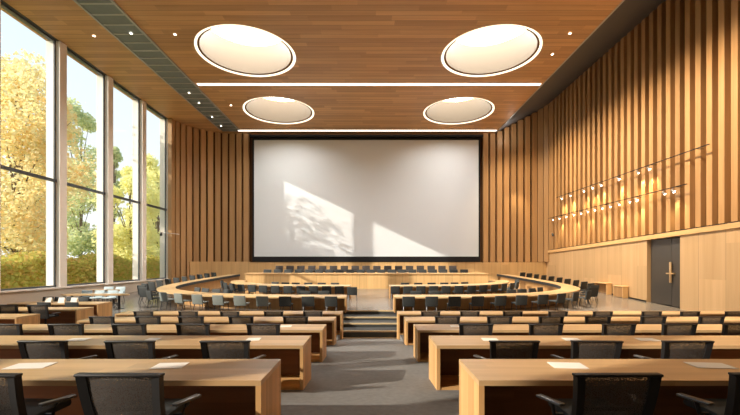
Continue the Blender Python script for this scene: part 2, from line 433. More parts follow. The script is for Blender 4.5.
# ------------------------------------------------------------------ left wall: sill, windows, columns
SILL = -1.0
COLS = [25.2 - 3.0 * k for k in range(9)]
COLS = [25.2, 22.3, 19.37, 16.35, 13.35, 10.35, 7.35, 4.35, 1.35, -1.65]
lw = MB()
lw.box(WL - .45, WL, -3, 25.5, -2.6 + EYE, SILL - .06 + EYE)
struct('wall_left', lw, M['beige'])
lh = MB(); lh.box(WL - .45, WL - .05, -3, 25.5, CEIL - .01 + EYE, CEIL + .35 + EYE)
struct('wall_left_header', lh, M['winframe'])
sl = MB(); sl.box(WL - .5, WL + .06, -3, 25.5, SILL - .06 + EYE, SILL + EYE)
struct('trim_2', sl, M['jamb'])
for i, d in enumerate(COLS):
    c = MB(); c.box(WL - .58, WL + .0, d, d + .38, SILL + EYE, CEIL - .01 + EYE)
    struct('trim_%d' % (i + 3), c, M['jamb'])
for i in range(len(COLS) - 1):
    d0, d1 = COLS[i + 1] + .38, COLS[i]
    fr = MB(); gx = WL - .20
    for a, b in ((d0, d0 + .05), (d1 - .06, d1)): fr.box(gx - .03, gx + .02, a, b, SILL + EYE, CEIL - .1 + EYE)
    fr.box(gx - .04, gx + .04, d0, d1, SILL + EYE, SILL + .07 + EYE)
    fr.box(gx - .04, gx + .04, d0, d1, CEIL - .09 + EYE, CEIL - .01 + EYE)
    fr.box(gx - .05, gx + .06, d0, d1, 3.38 + EYE, 3.50 + EYE)
    o = struct('window_%d' % (i + 1), fr, M['winframe'])
    for z0, z1 in ((SILL + .07, 3.38), (3.50, CEIL - .08)):
        g = MB(); g.add([W(gx, d0 + .05, z0), W(gx, d1 - .08, z0), W(gx, d1 - .08, z1), W(gx, d0 + .05, z1)], [(0, 1, 2, 3)])
        gp = g.build('pane', M['glass'], o)

# ------------------------------------------------------------------ slatted walls
def fin(mb, p, ang, w, dep, z0, z1):
    m = Matrix.Translation((p[0], p[1], 0)) @ Matrix.Rotation(ang, 4, 'Z')
    mb.box(-w / 2, w / 2, -dep, 0, z0 + EYE, z1 + EYE, m)

# back-left: quarter ellipse from the window end to the screen wall
bl = MB(); slb = MB()
EC, EA, EB = (-9.3, 25.15), 3.7, 3.05
def ell(th): return (EC[0] - EA * math.cos(th), EC[1] + EB * math.sin(th))
pts = [ell(PI / 2 * k / 200) for k in range(201)] + [(-9.3 + .05 * k, BACK) for k in range(1, 16)]
acc, pos = 0, []
for a, b in zip(pts, pts[1:]):
    seg = math.dist(a, b)
    while len(pos) * .51 + .12 <= acc + seg:
        t_ = (len(pos) * .51 + .12 - acc) / seg
        pos.append(((a[0] + (b[0] - a[0]) * t_, a[1] + (b[1] - a[1]) * t_), math.atan2(b[1] - a[1], b[0] - a[0])))
    acc += seg
DADO_L = None
for p, ang in pos:
    low = p[0] < -12.45
    fin(slb, p, ang, .36, .26, F(25.5) if low else .08, CEIL - .02)
bp = [(p[0], p[1]) for p in pts[::8]] + [pts[-1]]
def sweep(mb, path, z0, z1, off=0.0):
    q = []
    for i, p in enumerate(path):
        a = path[max(i - 1, 0)]; b = path[min(i + 1, len(path) - 1)]
        L_ = math.dist(a, b); nx, ny = (b[1] - a[1]) / L_, -(b[0] - a[0]) / L_
        q.append((p[0] + nx * off, p[1] + ny * off))
    z0f = z0 if callable(z0) else (lambda p: z0); z1f = z1 if callable(z1) else (lambda p: z1)
    mb.add([W(p[0], p[1], z0f(p)) for p in q] + [W(p[0], p[1], z1f(p)) for p in q],
           [(i, i + 1, len(q) + i + 1, len(q) + i) for i in range(len(q) - 1)])
    return q
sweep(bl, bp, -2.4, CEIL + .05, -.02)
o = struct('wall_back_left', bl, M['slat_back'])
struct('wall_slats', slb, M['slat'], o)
# dado in front of the curved slats
dpath = [p for p in pts if p[0] > -12.5]
dpath = dpath[::6] + [dpath[-1]]
dd_ = MB()
q = sweep(dd_, dpath, -1.7, .1, .34)
dd_.add([W(*p, .1) for p in q] + [W(*p, .1) for p in dpath], [(i, i + 1, len(q) + i + 1, len(q) + i) for i in range(len(q) - 1)])
dd_.add([W(*dpath[0], -1.7), W(*q[0], -1.7), W(*q[0], .1), W(*dpath[0], .1)], [(0, 1, 2, 3)])
struct('wall_back_left_dado', dd_, M['dado_x'])

# back wall behind the screen + right of it
bw = MB()
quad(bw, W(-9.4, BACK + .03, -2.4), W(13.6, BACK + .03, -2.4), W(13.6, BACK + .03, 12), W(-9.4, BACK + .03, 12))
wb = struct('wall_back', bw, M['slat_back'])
sb = MB()
x = 8.3
RC = 1.1
while x < WR - RC + .05:
    fin(sb, (x, BACK), 0, .35, .26, .08, min(soff(x) if x > 9 else CEIL, 11.6) - .03); x += .50
for k in range(3):      # small rounded corner
    a = math.radians(26 * (k + 1))
    p = (WR - RC + RC * math.sin(a), BACK - RC + RC * math.cos(a))
    fin(sb, p, -a, .35, .26, .08, soff(p[0]) - .03)
struct('wall_slats', sb, M['slat'], wb)
db = MB(); db.box(-8.6, WR - .2, BACK - .36, BACK, -2.0 + EYE, .06 + EYE)
struct('wall_back_dado', db, M['dado_x'])
hd = MB(); hd.box(-8.55, 8.1, BACK - .30, BACK, 9.05 + EYE, CEIL + EYE)
struct('trim_13', hd, M['slat_back_warm'])

# right wall
rw = MB()
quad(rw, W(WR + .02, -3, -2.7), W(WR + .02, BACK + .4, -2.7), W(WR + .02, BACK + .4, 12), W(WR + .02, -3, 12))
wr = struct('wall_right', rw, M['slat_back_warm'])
def rail_z(d): return .86 + .0357 * (29.2 - d)
rs = MB(); d = 4.0
while d < BACK - RC + .1:
    m = (WR, d)
    fin(rs, m, -PI / 2, .245, .29, rail_z(d) + .02, soff(WR) + .02); d += .50
struct('wall_slats', rs, M['slat'], wr)
# rail and dado, leaving the doorway
DO0, DO1 = 15.85, 17.75
def prism(mb, d0, d1, x0, x1, zl, zh):
    v = [W(x, d, z(d) if callable(z) else z) for d in (d0, d1) for x in (x0, x1) for z in (zl, zh)]
    mb.add(v, [(0, 1, 3, 2), (4, 6, 7, 5), (0, 4, 5, 1), (2, 3, 7, 6), (0, 2, 6, 4), (1, 5, 7, 3)])
ra = MB(); prism(ra, -3, BACK - .4, WR - .36, WR, lambda d: rail_z(d) - .22, lambda d: rail_z(d) - .03)
struct('trim_14', ra, M['rail'])
da = MB()
for a, b in ((-3, DO0), (DO1, BACK - .36)): prism(da, a, b, WR - .30, WR, -2.7, lambda d: rail_z(d) - .225)
prism(da, DO0, DO1, WR - .30, WR, 1.10, lambda d: rail_z(d) - .225)
struct('wall_right_dado', da, M['dado'])
gp_ = MB(); prism(gp_, -3, BACK - .4, WR - .28, WR, lambda d: rail_z(d) - .03, lambda d: rail_z(d) + .02)
struct('trim_15', gp_, M['black'])  # black strip stands in for the shadow gap below the slats
sk = MB()
for a, b in ((DO1 + .02, BACK - .4),): prism(sk, a, b, WR - .32, WR - .29, lambda d: F(d), lambda d: F(d) + .07)
struct('baseboard_right', sk, M['black'])

# door
t = MB(); t.box(WR - .12, WR - .06, DO0 + .02, DO1 - .02, F(DO0) + .0 + EYE, 1.09 + EYE)
dm = (DO0 + .62)
dr = MB(); dr.box(WR - .16, WR - .10, DO0 + .07, dm - .008, F(DO0) + .06 + EYE, 1.03 + EYE)
door = struct('door_1', t, M['black'])
struct('door_leaf', dr, M['doorgrey'], door)
dr = MB(); dr.box(WR - .16, WR - .10, dm + .008, DO1 - .07, F(DO0) + .10 + EYE, 1.03 + EYE)
struct('door_leaf', dr, M['doorgrey'], door)
hx = WR - .22
h = MB(); h.rbox(hx - .03, hx + .03, dm - .06, dm + .04, -.84 + EYE, .04 + EYE, .02)
struct('door_handle', h, M['brass'], door)
h = MB(); h.box(hx - .02, hx + .07, dm - .20, dm + .22, -.47 + EYE, -.42 + EYE)
struct('handle_bracket', h, M['brass'], door)

# wall behind the viewer closes the room
fw = MB(); quad(fw, W(WL - .6, -3, -2.7), W(WR + .4, -3, -2.7), W(WR + .4, -3, 12), W(WL - .6, -3, 12))
struct('wall_front', fw, M['beige'])
rf = MB(); quad(rf, W(WL - .6, -3.1, 12.1), W(WR + .5, -3.1, 12.1), W(WR + .5, BACK + .6, 12.1), W(WL - .6, BACK + .6, 12.1))
struct('ceiling_roof', rf, M['soffit'])

# ------------------------------------------------------------------ projection screen
SX0, SX1, SZ0, SZ1 = -8.28, 7.76, .46, 8.78
t = thing('projection_screen', 'huge blank white projection screen with a black border', 'projection screen', W((SX0 + SX1) / 2, BACK - .3, SZ0))
t_loc = Vector(t.location)
def loc_box(mb, x0, x1, y0, y1, z0, z1, off):
    mb.box(x0 - off.x, x1 - off.x, y0 - off.y, y1 - off.y, z0 + EYE - off.z, z1 + EYE - off.z)
mb = MB(); loc_box(mb, SX0, SX1, BACK - .34, BACK - .31, SZ0, SZ1, t_loc); mb.build('projection_surface', M['screen'], t)
mb = MB(); loc_box(mb, SX0 - .11, SX1 + .11, BACK - .37, BACK - .29, SZ1, SZ1 + .14, t_loc)
loc_box(mb, SX0 - .11, SX0, BACK - .37, BACK - .29, SZ0, SZ1, t_loc); loc_box(mb, SX1, SX1 + .11, BACK - .37, BACK - .29, SZ0, SZ1, t_loc)
mb.build('border', M['black'], t)
mb = MB(); loc_box(mb, SX0 - .11, SX1 + .11, BACK - .40, BACK - .29, .09, SZ0, t_loc); mb.build('bottom_bar', M['black'], t)
mb = MB(); loc_box(mb, SX0 - .25, SX1 + .25, BACK - .62, BACK - .31, SZ1 + .17, SZ1 + .30, t_loc); mb.build('housing', M['black'], t)

# ------------------------------------------------------------------ straight row desks
def row_desk(x0, x1, near, top, floor, label, ends=(True, True), group='straight row desks', aisle_end=None, low=None, depth=DEPTH):
    """x0..x1, near edge and floor in eye space"""
    h = top - floor
    cx = (x0 + x1) / 2
    t = thing('row_desk', label, 'desk', W(cx, near + depth / 2, floor), 0, group)
    hw, hd, th = (x1 - x0) / 2, depth / 2, .045
    mb = MB(); mb.box(-hw, hw, -hd, hd, h - th, h); mb.build('desk_top', M['top'], t)
    for s, on in zip((-1, 1), ends):
        if not on: continue
        a, b = (-hw, -hw + .045) if s < 0 else (hw - .045, hw)
        zlow = low if (low is not None and s == aisle_end) else 0
        mb = MB(); mb.box(a, b, -hd, hd, zlow, h - th); mb.build('end_panel', M['end'], t)
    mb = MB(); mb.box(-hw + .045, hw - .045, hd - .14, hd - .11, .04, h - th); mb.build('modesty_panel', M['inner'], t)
    mb = MB(); mb.box(-hw + .045, hw - .045, -hd + .01, hd - .11, .0, .035); mb.build('bottom_board', M['end'], t)
    n = max(1, int((x1 - x0) / 2.6))
    for k in range(1, n):
        xx = -hw + (x1 - x0) * k / n
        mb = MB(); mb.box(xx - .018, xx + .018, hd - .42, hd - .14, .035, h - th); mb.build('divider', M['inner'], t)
    return t
RN = ['nearest', 'second', 'third', 'fourth', 'fifth']
for k in range(5):
    low = -.30 if k == 4 else -.08
    row_desk(ROW_XL[k], -AIS, ROW_NEAR[k], ROW_TOP[k], ROW_FLOOR[k], 'long oak desk left of the aisle, %s row from the viewer' % RN[k], aisle_end=1, low=low)
    row_desk(AIS, ROW_XR, ROW_NEAR[k], ROW_TOP[k], ROW_FLOOR[k], 'long oak desk right of the aisle, %s row from the viewer' % RN[k], aisle_end=-1, low=low)
SIDE = [(10.4, -9.43, -12.75, 'nearest'), (12.1, -9.1, -12.75, 'middle'), (13.7, -9.55, -12.75, 'farthest')]
for near, xe, xl, w in SIDE:
    fl_ = -2.03 if near < 13.3 else F(14.2) + .02
    row_desk(xl, xe, near, -1.43 - (.02 if near < 13 else .0), fl_, 'short oak desk by the windows, %s of the three side desks' % w, group='side desks by the windows', depth=.75)

# sheets of paper
def paper(u0, u1, v, top, label, skew):
    """a sheet on a desk: pixel extent of its middle line turned into a place on the desk top"""
    dd = -top * FPX / (v - HY)
    x = ((u0 + u1) / 2 - CX) * dd / FPX; w = (u1 - u0) * dd / FPX * .78
    mb = MB(); m = Matrix.Rotation(skew, 4, 'Z')
    mb.box(-w / 2, w / 2, -.105, .105, .0, .004, m)
    o = mb.build('paper_sheet', M['paper'], None, W(x, dd, top + .001))
    tag(o, label, 'paper', 'sheets of paper on the row desks')
for u0, u1, v, k, label, sk_ in (
    (7, 54, 366, 0, 'white paper sheet on the nearest left desk, farther from the aisle', .12), (151, 189, 366, 0, 'white paper sheet on the nearest left desk, closer to the aisle', .08),
    (547, 588, 365.6, 0, 'white paper sheet on the nearest right desk, closer to the aisle', -.10), (687, 733, 365.6, 0, 'white paper sheet on the nearest right desk, farther from the aisle', -.12),
    (66, 90, 339.8, 1, 'white paper sheet on the second left desk, middle one', .1), (245, 262, 339.4, 1, 'white paper sheet on the second left desk, nearest the aisle', .1),
    (145, 160, 339.6, 1, 'white paper sheet on the second left desk, between two chairs', .1),
    (480, 500, 339.6, 1, 'white paper sheet on the second right desk, nearest the aisle', -.1), (562, 582, 339.6, 1, 'white paper sheet on the second right desk, second from the aisle', -.1),
    (635, 659, 339.6, 1, 'white paper sheet on the second right desk, third from the aisle', -.1),
    (279, 293, 326.4, 2, 'white paper sheet on the third left desk near the aisle', .1), (449, 462, 326.4, 2, 'white paper sheet on the third right desk near the aisle', -.1)):
    paper(u0, u1, v, ROW_TOP[k], label, sk_)

# ------------------------------------------------------------------ mesh task chair (user faces +y)
def make_task_chair():
    t = thing('task_chair', 'black mesh task chair', 'chair')
    mb = MB(); mb.rbox(-.24, .24, -.20, .25, .375, .44, .03); mb.build('seat', M['char'], t)
    # back frame: side posts lean back and flare outwards toward the top
    def lean(z): return -.20 - .10 * (z - .38) / .41
    fr = MB()
    for s in (-1, 1):
        n = 6
        vs = []
        for i in range(n + 1):
            z = .36 + .42 * i / n; y = lean(z) - .012 * math.sin(PI * i / n); xo = .262 + .030 * (i / n); w = .062
            for (xx, yy) in ((xo - w, y - .015), (xo, y - .028), (xo, y + .03), (xo - w, y + .018)): vs.append((s * xx, yy, z))
        fs = [(i * 4 + k, i * 4 + (k + 1) % 4, (i + 1) * 4 + (k + 1) % 4, (i + 1) * 4 + k) for i in range(n) for k in range(4)]
        fs += [(0, 1, 2, 3), tuple(n * 4 + k for k in range(4))]
        fr.add(vs, fs)
    fr.rbox(-.305, .305, lean(.78) - .03, lean(.78) + .03, .772, .792, .008)
    fr.rbox(-.21, .21, lean(.38) - .016, lean(.38) + .016, .36, .40, .01)
    bf = fr.build('back_frame', M['frame_blk'], t)
    n = 8; vs = []; fs = []
    for i in range(n + 1):
        z = .39 + .385 * i / n
        for j in range(n + 1):
            xh = .235 + .025 * i / n; x = -xh + 2 * xh * j / n
            vs.append((x, lean(z) - .015 * math.sin(PI * i / n) - .02 * math.sin(PI * j / n), z))
    fs = [(i * (n + 1) + j, i * (n + 1) + j + 1, (i + 1) * (n + 1) + j + 1, (i + 1) * (n + 1) + j) for i in range(n) for j in range(n)]
    mb = MB(); mb.add(vs, fs, True); mb.build('mesh_back', M['mesh'], t)
    mb = MB(); mb.rbox(-.20, .20, lean(.52) + .012, lean(.52) + .03, .50, .535, .008); mb.build('lumbar_bar', M['frame_blk'], t)
    for s in (-1, 1):
        mb = MB(); mb.tube([(s * .22, -.02, .40), (s * .31, -.03, .41), (s * .325, -.02, .50)], .016, 8)
        a = mb.build('armrest', M['dark_metal'], t)
        m = Matrix.Translation((s * .335, .0, .508)) @ Matrix.Rotation(s * -.35, 4, 'Z')
        mb = MB(); mb.rbox(-.03, .03, -.13, .11, -.010, .014, .011, 2, m); mb.build('arm_pad', M['armpad'], a)
    mb = MB(); mb.tube([(0, 0, .10), (0, 0, .375)], .028, 10); mb.build('gas_column', M['dark_metal'], t)
    for k in range(5):
        a = math.radians(270 + 72 * k)
        mb = MB(); mb.tube([(0, 0, .10), (math.cos(a) * .20, math.sin(a) * .20, .062)], [.024, .015], 6)
        b = mb.build('base_arm', M['frame_blk'], t)
        px, py = math.cos(a) * .205, math.sin(a) * .205
        mm = MB(); mm.tube([(px - math.sin(a) * .018, py + math.cos(a) * .018, .026), (px + math.sin(a) * .018, py - math.cos(a) * .018, .026)], .026, 10)
        mm.tube([(px, py, .03), (px, py, .065)], .009, 6)
        mm.build('caster', M['frame_blk'], b)
    return t
TC = make_task_chair()
UL = [[-22, 120], [43.5, 130, 225], [5, 65, 129, 193.5, 264], [102, 148, 190.5, 241.5, 295], [143.5, 188.5, 230, 273.5, 313]]
UR = [[617, 779], [514.5, 598, 688], [476.5, 546, 618.5, 679.5, 741], [448, 500, 551, 598.5, 653.5, 711.6], [430.5, 470, 513, 558, 603, 652, 690, 735]]
first = True
def put_task(x, d, z, rz, label, group, zs_=1.0):
    global first
    if first:
        first = False
        TC.location = W(x, d, z); TC.rotation_euler = (0, 0, rz); TC['label'] = label; TC['group'] = group; TC.scale = (1, 1, zs_)
    else: dup(TC, W(x, d, z), rz, label, group).scale = (1, 1, zs_)
for k in range(5):
    dback = ROW_NEAR[k] - .525; og = ROW_NEAR[k] - .225
    for side, us in (('left', sorted(UL[k], reverse=True)), ('right', sorted(UR[k]))):
        for i, u in enumerate(us):
            x = (u - CX) * dback / FPX
            rz = random.uniform(-.05, .05) + (.0 if side == 'left' else .0)
            put_task(x, og, ramp_z(og + .2) + .004, rz, 'black mesh chair, %s from the aisle, at the %s left desk row' % (ORD[i], RN[k]) if side == 'left'
                     else 'black mesh chair, %s from the aisle, at the %s right desk row' % (ORD[i], RN[k]), 'mesh chairs at the %s %s desk' % (RN[k], side), (1.0, .965, 1.0, .99, 1.02)[k])
for u, w in ((8, 'farther from the row desks'), (38, 'closer to the row desks')):
    put_task((u - CX) * 11.6 / FPX, 12.1 - .225, -2.03, .0, 'black mesh chair at the middle side desk, ' + w, 'mesh chairs at the side desks')

# ------------------------------------------------------------------ conference chair with four splayed legs (user faces +y)
def make_conf_chair(name, fab, legm, label):
    t = thing(name, label, 'chair')
    mb = MB(); mb.rbox(-.225, .225, -.19, .24, .38, .435, .025); mb.build('seat', M[fab], t)
    m = Matrix.Translation((0, -.225, .43)) @ Matrix.Rotation(math.radians(10), 4, 'X')
    mb = MB(); mb.rbox(-.255, .255, -.028, .028, -.10, .325, .024, 3, m); mb.build('backrest', M[fab], t)
    for sx in (-1, 1):
        for sy in (-1, 1):
            top = (sx * .19, -.14 if sy < 0 else .17, .39); bot = (sx * .215, -.26 if sy < 0 else .23, .0)
            mb = MB(); mb.tube([top, bot], [.016, .012], 6); mb.build('leg', M[legm], t)
        mb = MB(); mb.tube([(sx * .20, -.16, .40), (sx * .205, -.215, .52)], .012, 6); mb.build('back_support', M[legm], t)
    return t
CC = {'char': None, 'grey': None, 'pale': None, 'stage': None}
CC['char'] = make_conf_chair('conference_chair', 'char', 'dark_metal', 'charcoal chair')
CC['grey'] = make_conf_chair('conference_chair', 'daylit_charfab', 'dark_metal', 'daylight-paled charcoal chair')
CC['pale'] = make_conf_chair('lounge_chair', 'sunlit_fab', 'dark_metal', 'sunlit pale chair')
CC['stage'] = make_conf_chair('stage_chair', 'char', 'dark_metal', 'dark chair')
CC['stageb'] = make_conf_chair('stage_chair', 'brownback', 'dark_metal', 'dark chair')
used = set()
def put(kind, x, d, z, rz, label, group, scale=1.0):
    o = CC[kind]
    if kind not in used:
        used.add(kind)
        o.location = W(x, d, z); o.rotation_euler = (0, 0, rz); o['label'] = label; o['group'] = group; o.scale = (scale,) * 3
        return o
    return dup(o, W(x, d, z), rz, label, group, scale)

# ------------------------------------------------------------------ curved desks
def catmull(P, n=14):
    out = []
    for i in range(len(P) - 1):
        p0, p1, p2, p3 = P[max(i - 1, 0)], P[i], P[i + 1], P[min(i + 2, len(P) - 1)]
        for k in range(n):
            t = k / n
            out.append(tuple(.5 * ((2 * p1[a]) + (-p0[a] + p2[a]) * t + (2 * p0[a] - 5 * p1[a] + 4 * p2[a] - p3[a]) * t * t + (-p0[a] + 3 * p1[a] - 3 * p2[a] + p3[a]) * t ** 3) for a in (0, 1)))
    out.append(P[-1]); return out
def resample(P, step):
    out = [P[0]]; acc = 0
    for a, b in zip(P, P[1:]):
        L_ = math.dist(a, b); s = 0
        while acc + (L_ - s) >= step:
            s += step - acc; acc = 0
            out.append((a[0] + (b[0] - a[0]) * s / L_, a[1] + (b[1] - a[1]) * s / L_))
        acc += L_ - s
    return out
def normal_in(P, i, side):
    a, b = P[max(i - 1, 0)], P[min(i + 1, len(P) - 1)]
    L_ = math.dist(a, b); n = Vector(((b[1] - a[1]) / L_, -(b[0] - a[0]) / L_))     # right-hand normal of travel
    return n if side < 0 else -n
def curved_desk(P, side, width, label, dark_from=None):
    """P: outer edge from the aisle end; side -1 left, +1 right"""
    P = resample(P, .18)
    nin = [normal_in(P, i, side) for i in range(len(P))]
    Q = [(p[0] + n.x * width, p[1] + n.y * width) for p, n in zip(P, nin)]
    base = W(P[0][0], P[0][1], F(P[0][1])); B = Vector(base)
    t = thing('curved_desk', label, 'desk', base, 0, 'curved conference desks')
    def v(p, z): return Vector(W(p[0], p[1], z)) - B
    def strip(a, b, za, zb, th):
        """slab between two edges"""
        n = len(a); vs = []; fs = []
        for p, q_ in zip(a, b): vs += [v(p, za(p)), v(q_, za(q_)), v(q_, za(q_) - th), v(p, za(p) - th)]
        for i in range(n - 1):
            for k in range(4): fs.append((i * 4 + k, i * 4 + (k + 1) % 4, (i + 1) * 4 + (k + 1) % 4, (i + 1) * 4 + k))
        fs += [(0, 1, 2, 3), tuple((n - 1) * 4 + k for k in range(4))]
        return vs, fs
    mb = MB(); mb.add(*strip(P, Q, lambda p: T(p[1]), None, .05)); mb.build('desk_top', M['ring_top'], t)
    def wall(off0, off1, zt):
        A = [(p[0] + n.x * off0, p[1] + n.y * off0) for p, n in zip(P, nin)]; Bq = [(p[0] + n.x * off1, p[1] + n.y * off1) for p, n in zip(P, nin)]
        n_ = len(A); vs = []; fs = []
        for a, b in zip(A, Bq): vs += [v(a, zt(a)), v(b, zt(b)), v(b, F(b[1])), v(a, F(a[1]))]
        for i in range(n_ - 1):
            for k in range(4): fs.append((i * 4 + k, i * 4 + (k + 1) % 4, (i + 1) * 4 + (k + 1) % 4, (i + 1) * 4 + k))
        fs += [(0, 1, 2, 3), tuple((n_ - 1) * 4 + k for k in range(4))]
        m_ = MB(); m_.add(vs, fs); return m_
    wall(width - .06, width - .02, lambda p: T(p[1]) - .05).build('modesty_panel', M['ring_panel'], t)
    if dark_from is not None:
        i0 = int(dark_from / .18)
        A = [(p[0] + n.x * (width - .005), p[1] + n.y * (width - .005)) for p, n in zip(P[i0:], nin[i0:])]
        Bq = [(p[0] + n.x * (width + .05), p[1] + n.y * (width + .05)) for p, n in zip(P[i0:], nin[i0:])]
        mb = MB(); mb.add(*strip(A, Bq, lambda p: T(p[1]) + .03, None, .13)); mb.build('dark_edge', M['steps'], t)
    # end panels at both ends
    for i in (0, len(P) - 1):
        tdir = Vector((P[1][0] - P[0][0], P[1][1] - P[0][1])).normalized() if i == 0 else Vector((P[-2][0] - P[-1][0], P[-2][1] - P[-1][1])).normalized()
        p, n = Vector(P[i]), nin[i]
        cs = [p + tdir * .0, p + n * (width - .065), p + n * (width - .065) + tdir * .05, p + tdir * .05]
        vs = [v(c, T(c[1]) - .05) for c in cs] + [v(c, F(c[1])) for c in cs]
        mb = MB(); mb.add(vs, [(0, 1, 2, 3), (7, 6, 5, 4), (0, 4, 5, 1), (1, 5, 6, 2), (2, 6, 7, 3), (3, 7, 4, 0)]); mb.build('end_panel', M['end'], t)
    return P, nin
OUT_L = [(-.93, 15.05), (-2.8, 15.05), (-4.65, 15.2), (-6.8, 15.65), (-8.6, 16.55), (-9.75, 17.8), (-10.15, 19.3), (-10.1, 21.2), (-9.8, 23.4), (-9.35, 26.0)]
INN_L = [(-.95, 18.9), (-2.6, 18.95), (-4.4, 19.1), (-6.0, 19.6), (-7.1, 20.4), (-7.6, 21.3), (-7.6, 22.2)]
WID = .78
for side in (-1, 1):
    sn = 'left' if side < 0 else 'right'
    for ring, PP in (('outer', OUT_L), ('inner', INN_L)):
        P0 = [((p[0] if side < 0 else (-p[0] - (.15 if p[0] < -8 else 0))), p[1]) for p in PP]
        path = catmull(P0)
        curved_desk(path, side, WID if ring == 'outer' else .70, '%s curved oak desk %s of the aisle' % (ring, sn), 10.2 if ring == 'outer' else None)
        scale = .92 if ring == 'outer' else .86
        step = .86 if ring == 'outer' else .60
        fine = resample(path, .02)
        # chairs around the outside
        s0 = .52 if ring == 'outer' else (.5 if side < 0 else .25)
        L_ = len(fine) * .02; k = 0; s = s0
        while s < L_ - .25:
            i = min(int(s / .02), len(fine) - 1); p = fine[i]; n = normal_in(fine, i, side)
            of = .26 if s < 8 else .36
            c = (p[0] - n.x * of, p[1] - n.y * of)
            rz = ((math.atan2(n.y, n.x) - PI / 2 + PI) % (2 * PI) - PI) * (.36 if s > 8.8 else 1) + random.uniform(-.06, .06)
            kind = 'grey' if (side < 0 and 2.5 < s < 8.0 and ring == 'outer') else 'char'  # daylit stretch of charcoal chairs gets the paler fabric colour
            put(kind, c[0], c[1], F(c[1]), rz, '%s chair outside the %s %s curved desk, %s from the aisle' % ('daylight-paled charcoal' if kind == 'grey' else 'charcoal', ring, sn, ORD[k]),
                'chairs outside the %s %s curved desk' % (ring, sn), scale * (1.14 if ring == 'outer' and s > 8.8 else 1))
            s += step * (.86 if s > 8 and ring == 'outer' else 1); k += 1
        # chairs on the inside
        ss = ([1.0, 1.85, 5.6, 6.4, 7.2, 8.0] if ring == 'outer' else [.9 + .72 * j for j in range(6)])
        for k, s in enumerate(ss):
            i = int(s / .02); p = fine[i]; n = normal_in(fine, i, side)
            w_ = WID if ring == 'outer' else .70
            c = (p[0] + n.x * (w_ + .34), p[1] + n.y * (w_ + .34))
            rz = math.atan2(n.y, n.x) + PI / 2
            put('char', c[0], c[1], F(c[1]), rz, 'charcoal chair inside the %s %s curved desk, %s from the aisle' % (ring, sn, ORD[k]),
                'chairs inside the %s %s curved desk' % (ring, sn), scale)

put('char', -.80, 18.0, F(18.0), -.05, 'charcoal chair at the aisle edge beside the end of the inner left curved desk', 'chairs at the aisle edge', .9)

# ------------------------------------------------------------------ stage desk and its chairs
PD = 22.8
t = thing('stage_desk', 'long pale oak stage desk below the screen', 'desk', W(-.2, PD, F(PD)))
hz = -.60 - F(PD)
mb = MB(); mb.box(-7.15, 7.15, .0, .95, hz - .06, hz); mb.build('desk_top', M['rail'], t)
mb = MB(); mb.box(-7.1, 7.1, .05, .10, .0, hz - .06); mb.build('front_panel', M['podium'], t)
for s in (-1, 1):
    mb = MB(); mb.box(s * 7.1 - .05, s * 7.1 + .05, .10, .92, .03, hz - .06); mb.build('end_panel', M['podium'], t)
for k in range(20):
    u = 266 + 10.5 * k
    d0 = 24.15
    put('stage', (u - CX) * d0 / FPX, d0 + .1, -1.14, PI, 'dark grey chair in the front stage row, %s from the left' % ORD[k], 'front row of stage chairs', .98)
for k in range(17):
    u = 278 + 11.0 * k
    d0 = 25.5
    put('stageb', (u - CX) * d0 / FPX, d0 + .1, -.92, PI, 'dark chair in the rear stage row, %s from the left' % ORD[k], 'rear row of stage chairs', .98)

# ------------------------------------------------------------------ seats and cards by the windows
for u, w in ((47, 'farther from the row desks'), (74.5, 'closer to the row desks')):
    put('char', (u - CX) * 13.3 / FPX, 13.42, F(13.6), 0, 'charcoal chair on the near side of the farthest side desk, ' + w, 'chairs at the farthest side desk', .90)
for k, u in enumerate((44, 56, 68, 80)):
    put('char', (u - CX) * 15.0 / FPX, 14.98, F(14.9), PI, 'charcoal chair behind the farthest side desk, %s from the windows' % ORD[k], 'chairs behind the farthest side desk', .82)
def card(x, d, z, rz, label):
    mb = MB()
    for s in (-1, 1):
        m = Matrix.Rotation(rz, 4, 'Z') @ Matrix.Translation((0, 0, .19)) @ Matrix.Rotation(s * .35, 4, 'X')
        mb.box(-.11, .11, -.003, .003, -.20, .0, m)
    o = mb.build('tent_card', M['paper'], None, W(x, d, z)); tag(o, label, 'card', 'white cards on the farthest side desk')
for k, u in enumerate((49.5, 62.5, 75)):
    card((u - CX) * 14.0 / FPX, 13.98, -1.428, .0, 'blank white tent card on the farthest side desk, %s from the windows' % ORD[k])

def pedestal_table(x0, x1, d0, d1, label):
    dm_ = (d0 + d1) / 2; fz = F(d0)
    h = TH + .02
    t = thing('side_table', label, 'table', W((x0 + x1) / 2, dm_, fz), 0, 'low tables by the windows')
    hw, hd = (x1 - x0) / 2, (d1 - d0) / 2
    n = 32; vs = []
    def rim(z): return [(math.copysign(abs(math.cos(a)) ** .55, math.cos(a)) * hw, math.copysign(abs(math.sin(a)) ** .8, math.sin(a)) * hd, z) for a in (2 * PI * k / n for k in range(n))]
    vs = rim(h) + rim(h - .05)
    mb = MB(); mb.add(vs, [tuple(range(n)), tuple(range(n, 2 * n))[::-1]] + [(k, n + k, n + (k + 1) % n, (k + 1) % n) for k in range(n)])
    mb.build('table_top', M['top'], t)
    for s in (-1, 1):
        mb = MB(); mb.tube([(s * hw * .7, 0, .03), (s * hw * .7, 0, h - .05)], .045, 10); mb.build('pedestal', M['dark_metal'], t)
        mb = MB(); mb.tube([(s * hw * .7, 0, .0), (s * hw * .7, 0, .03)], .17, 18); mb.build('foot_plate', M['dark_metal'], t)
    return t
pedestal_table(-12.6, -9.85, 15.7, 16.2, 'low oak table by the windows, nearer of the two')
pedestal_table(-12.7, -11.2, 17.15, 17.65, 'low oak table by the windows, farther of the two')
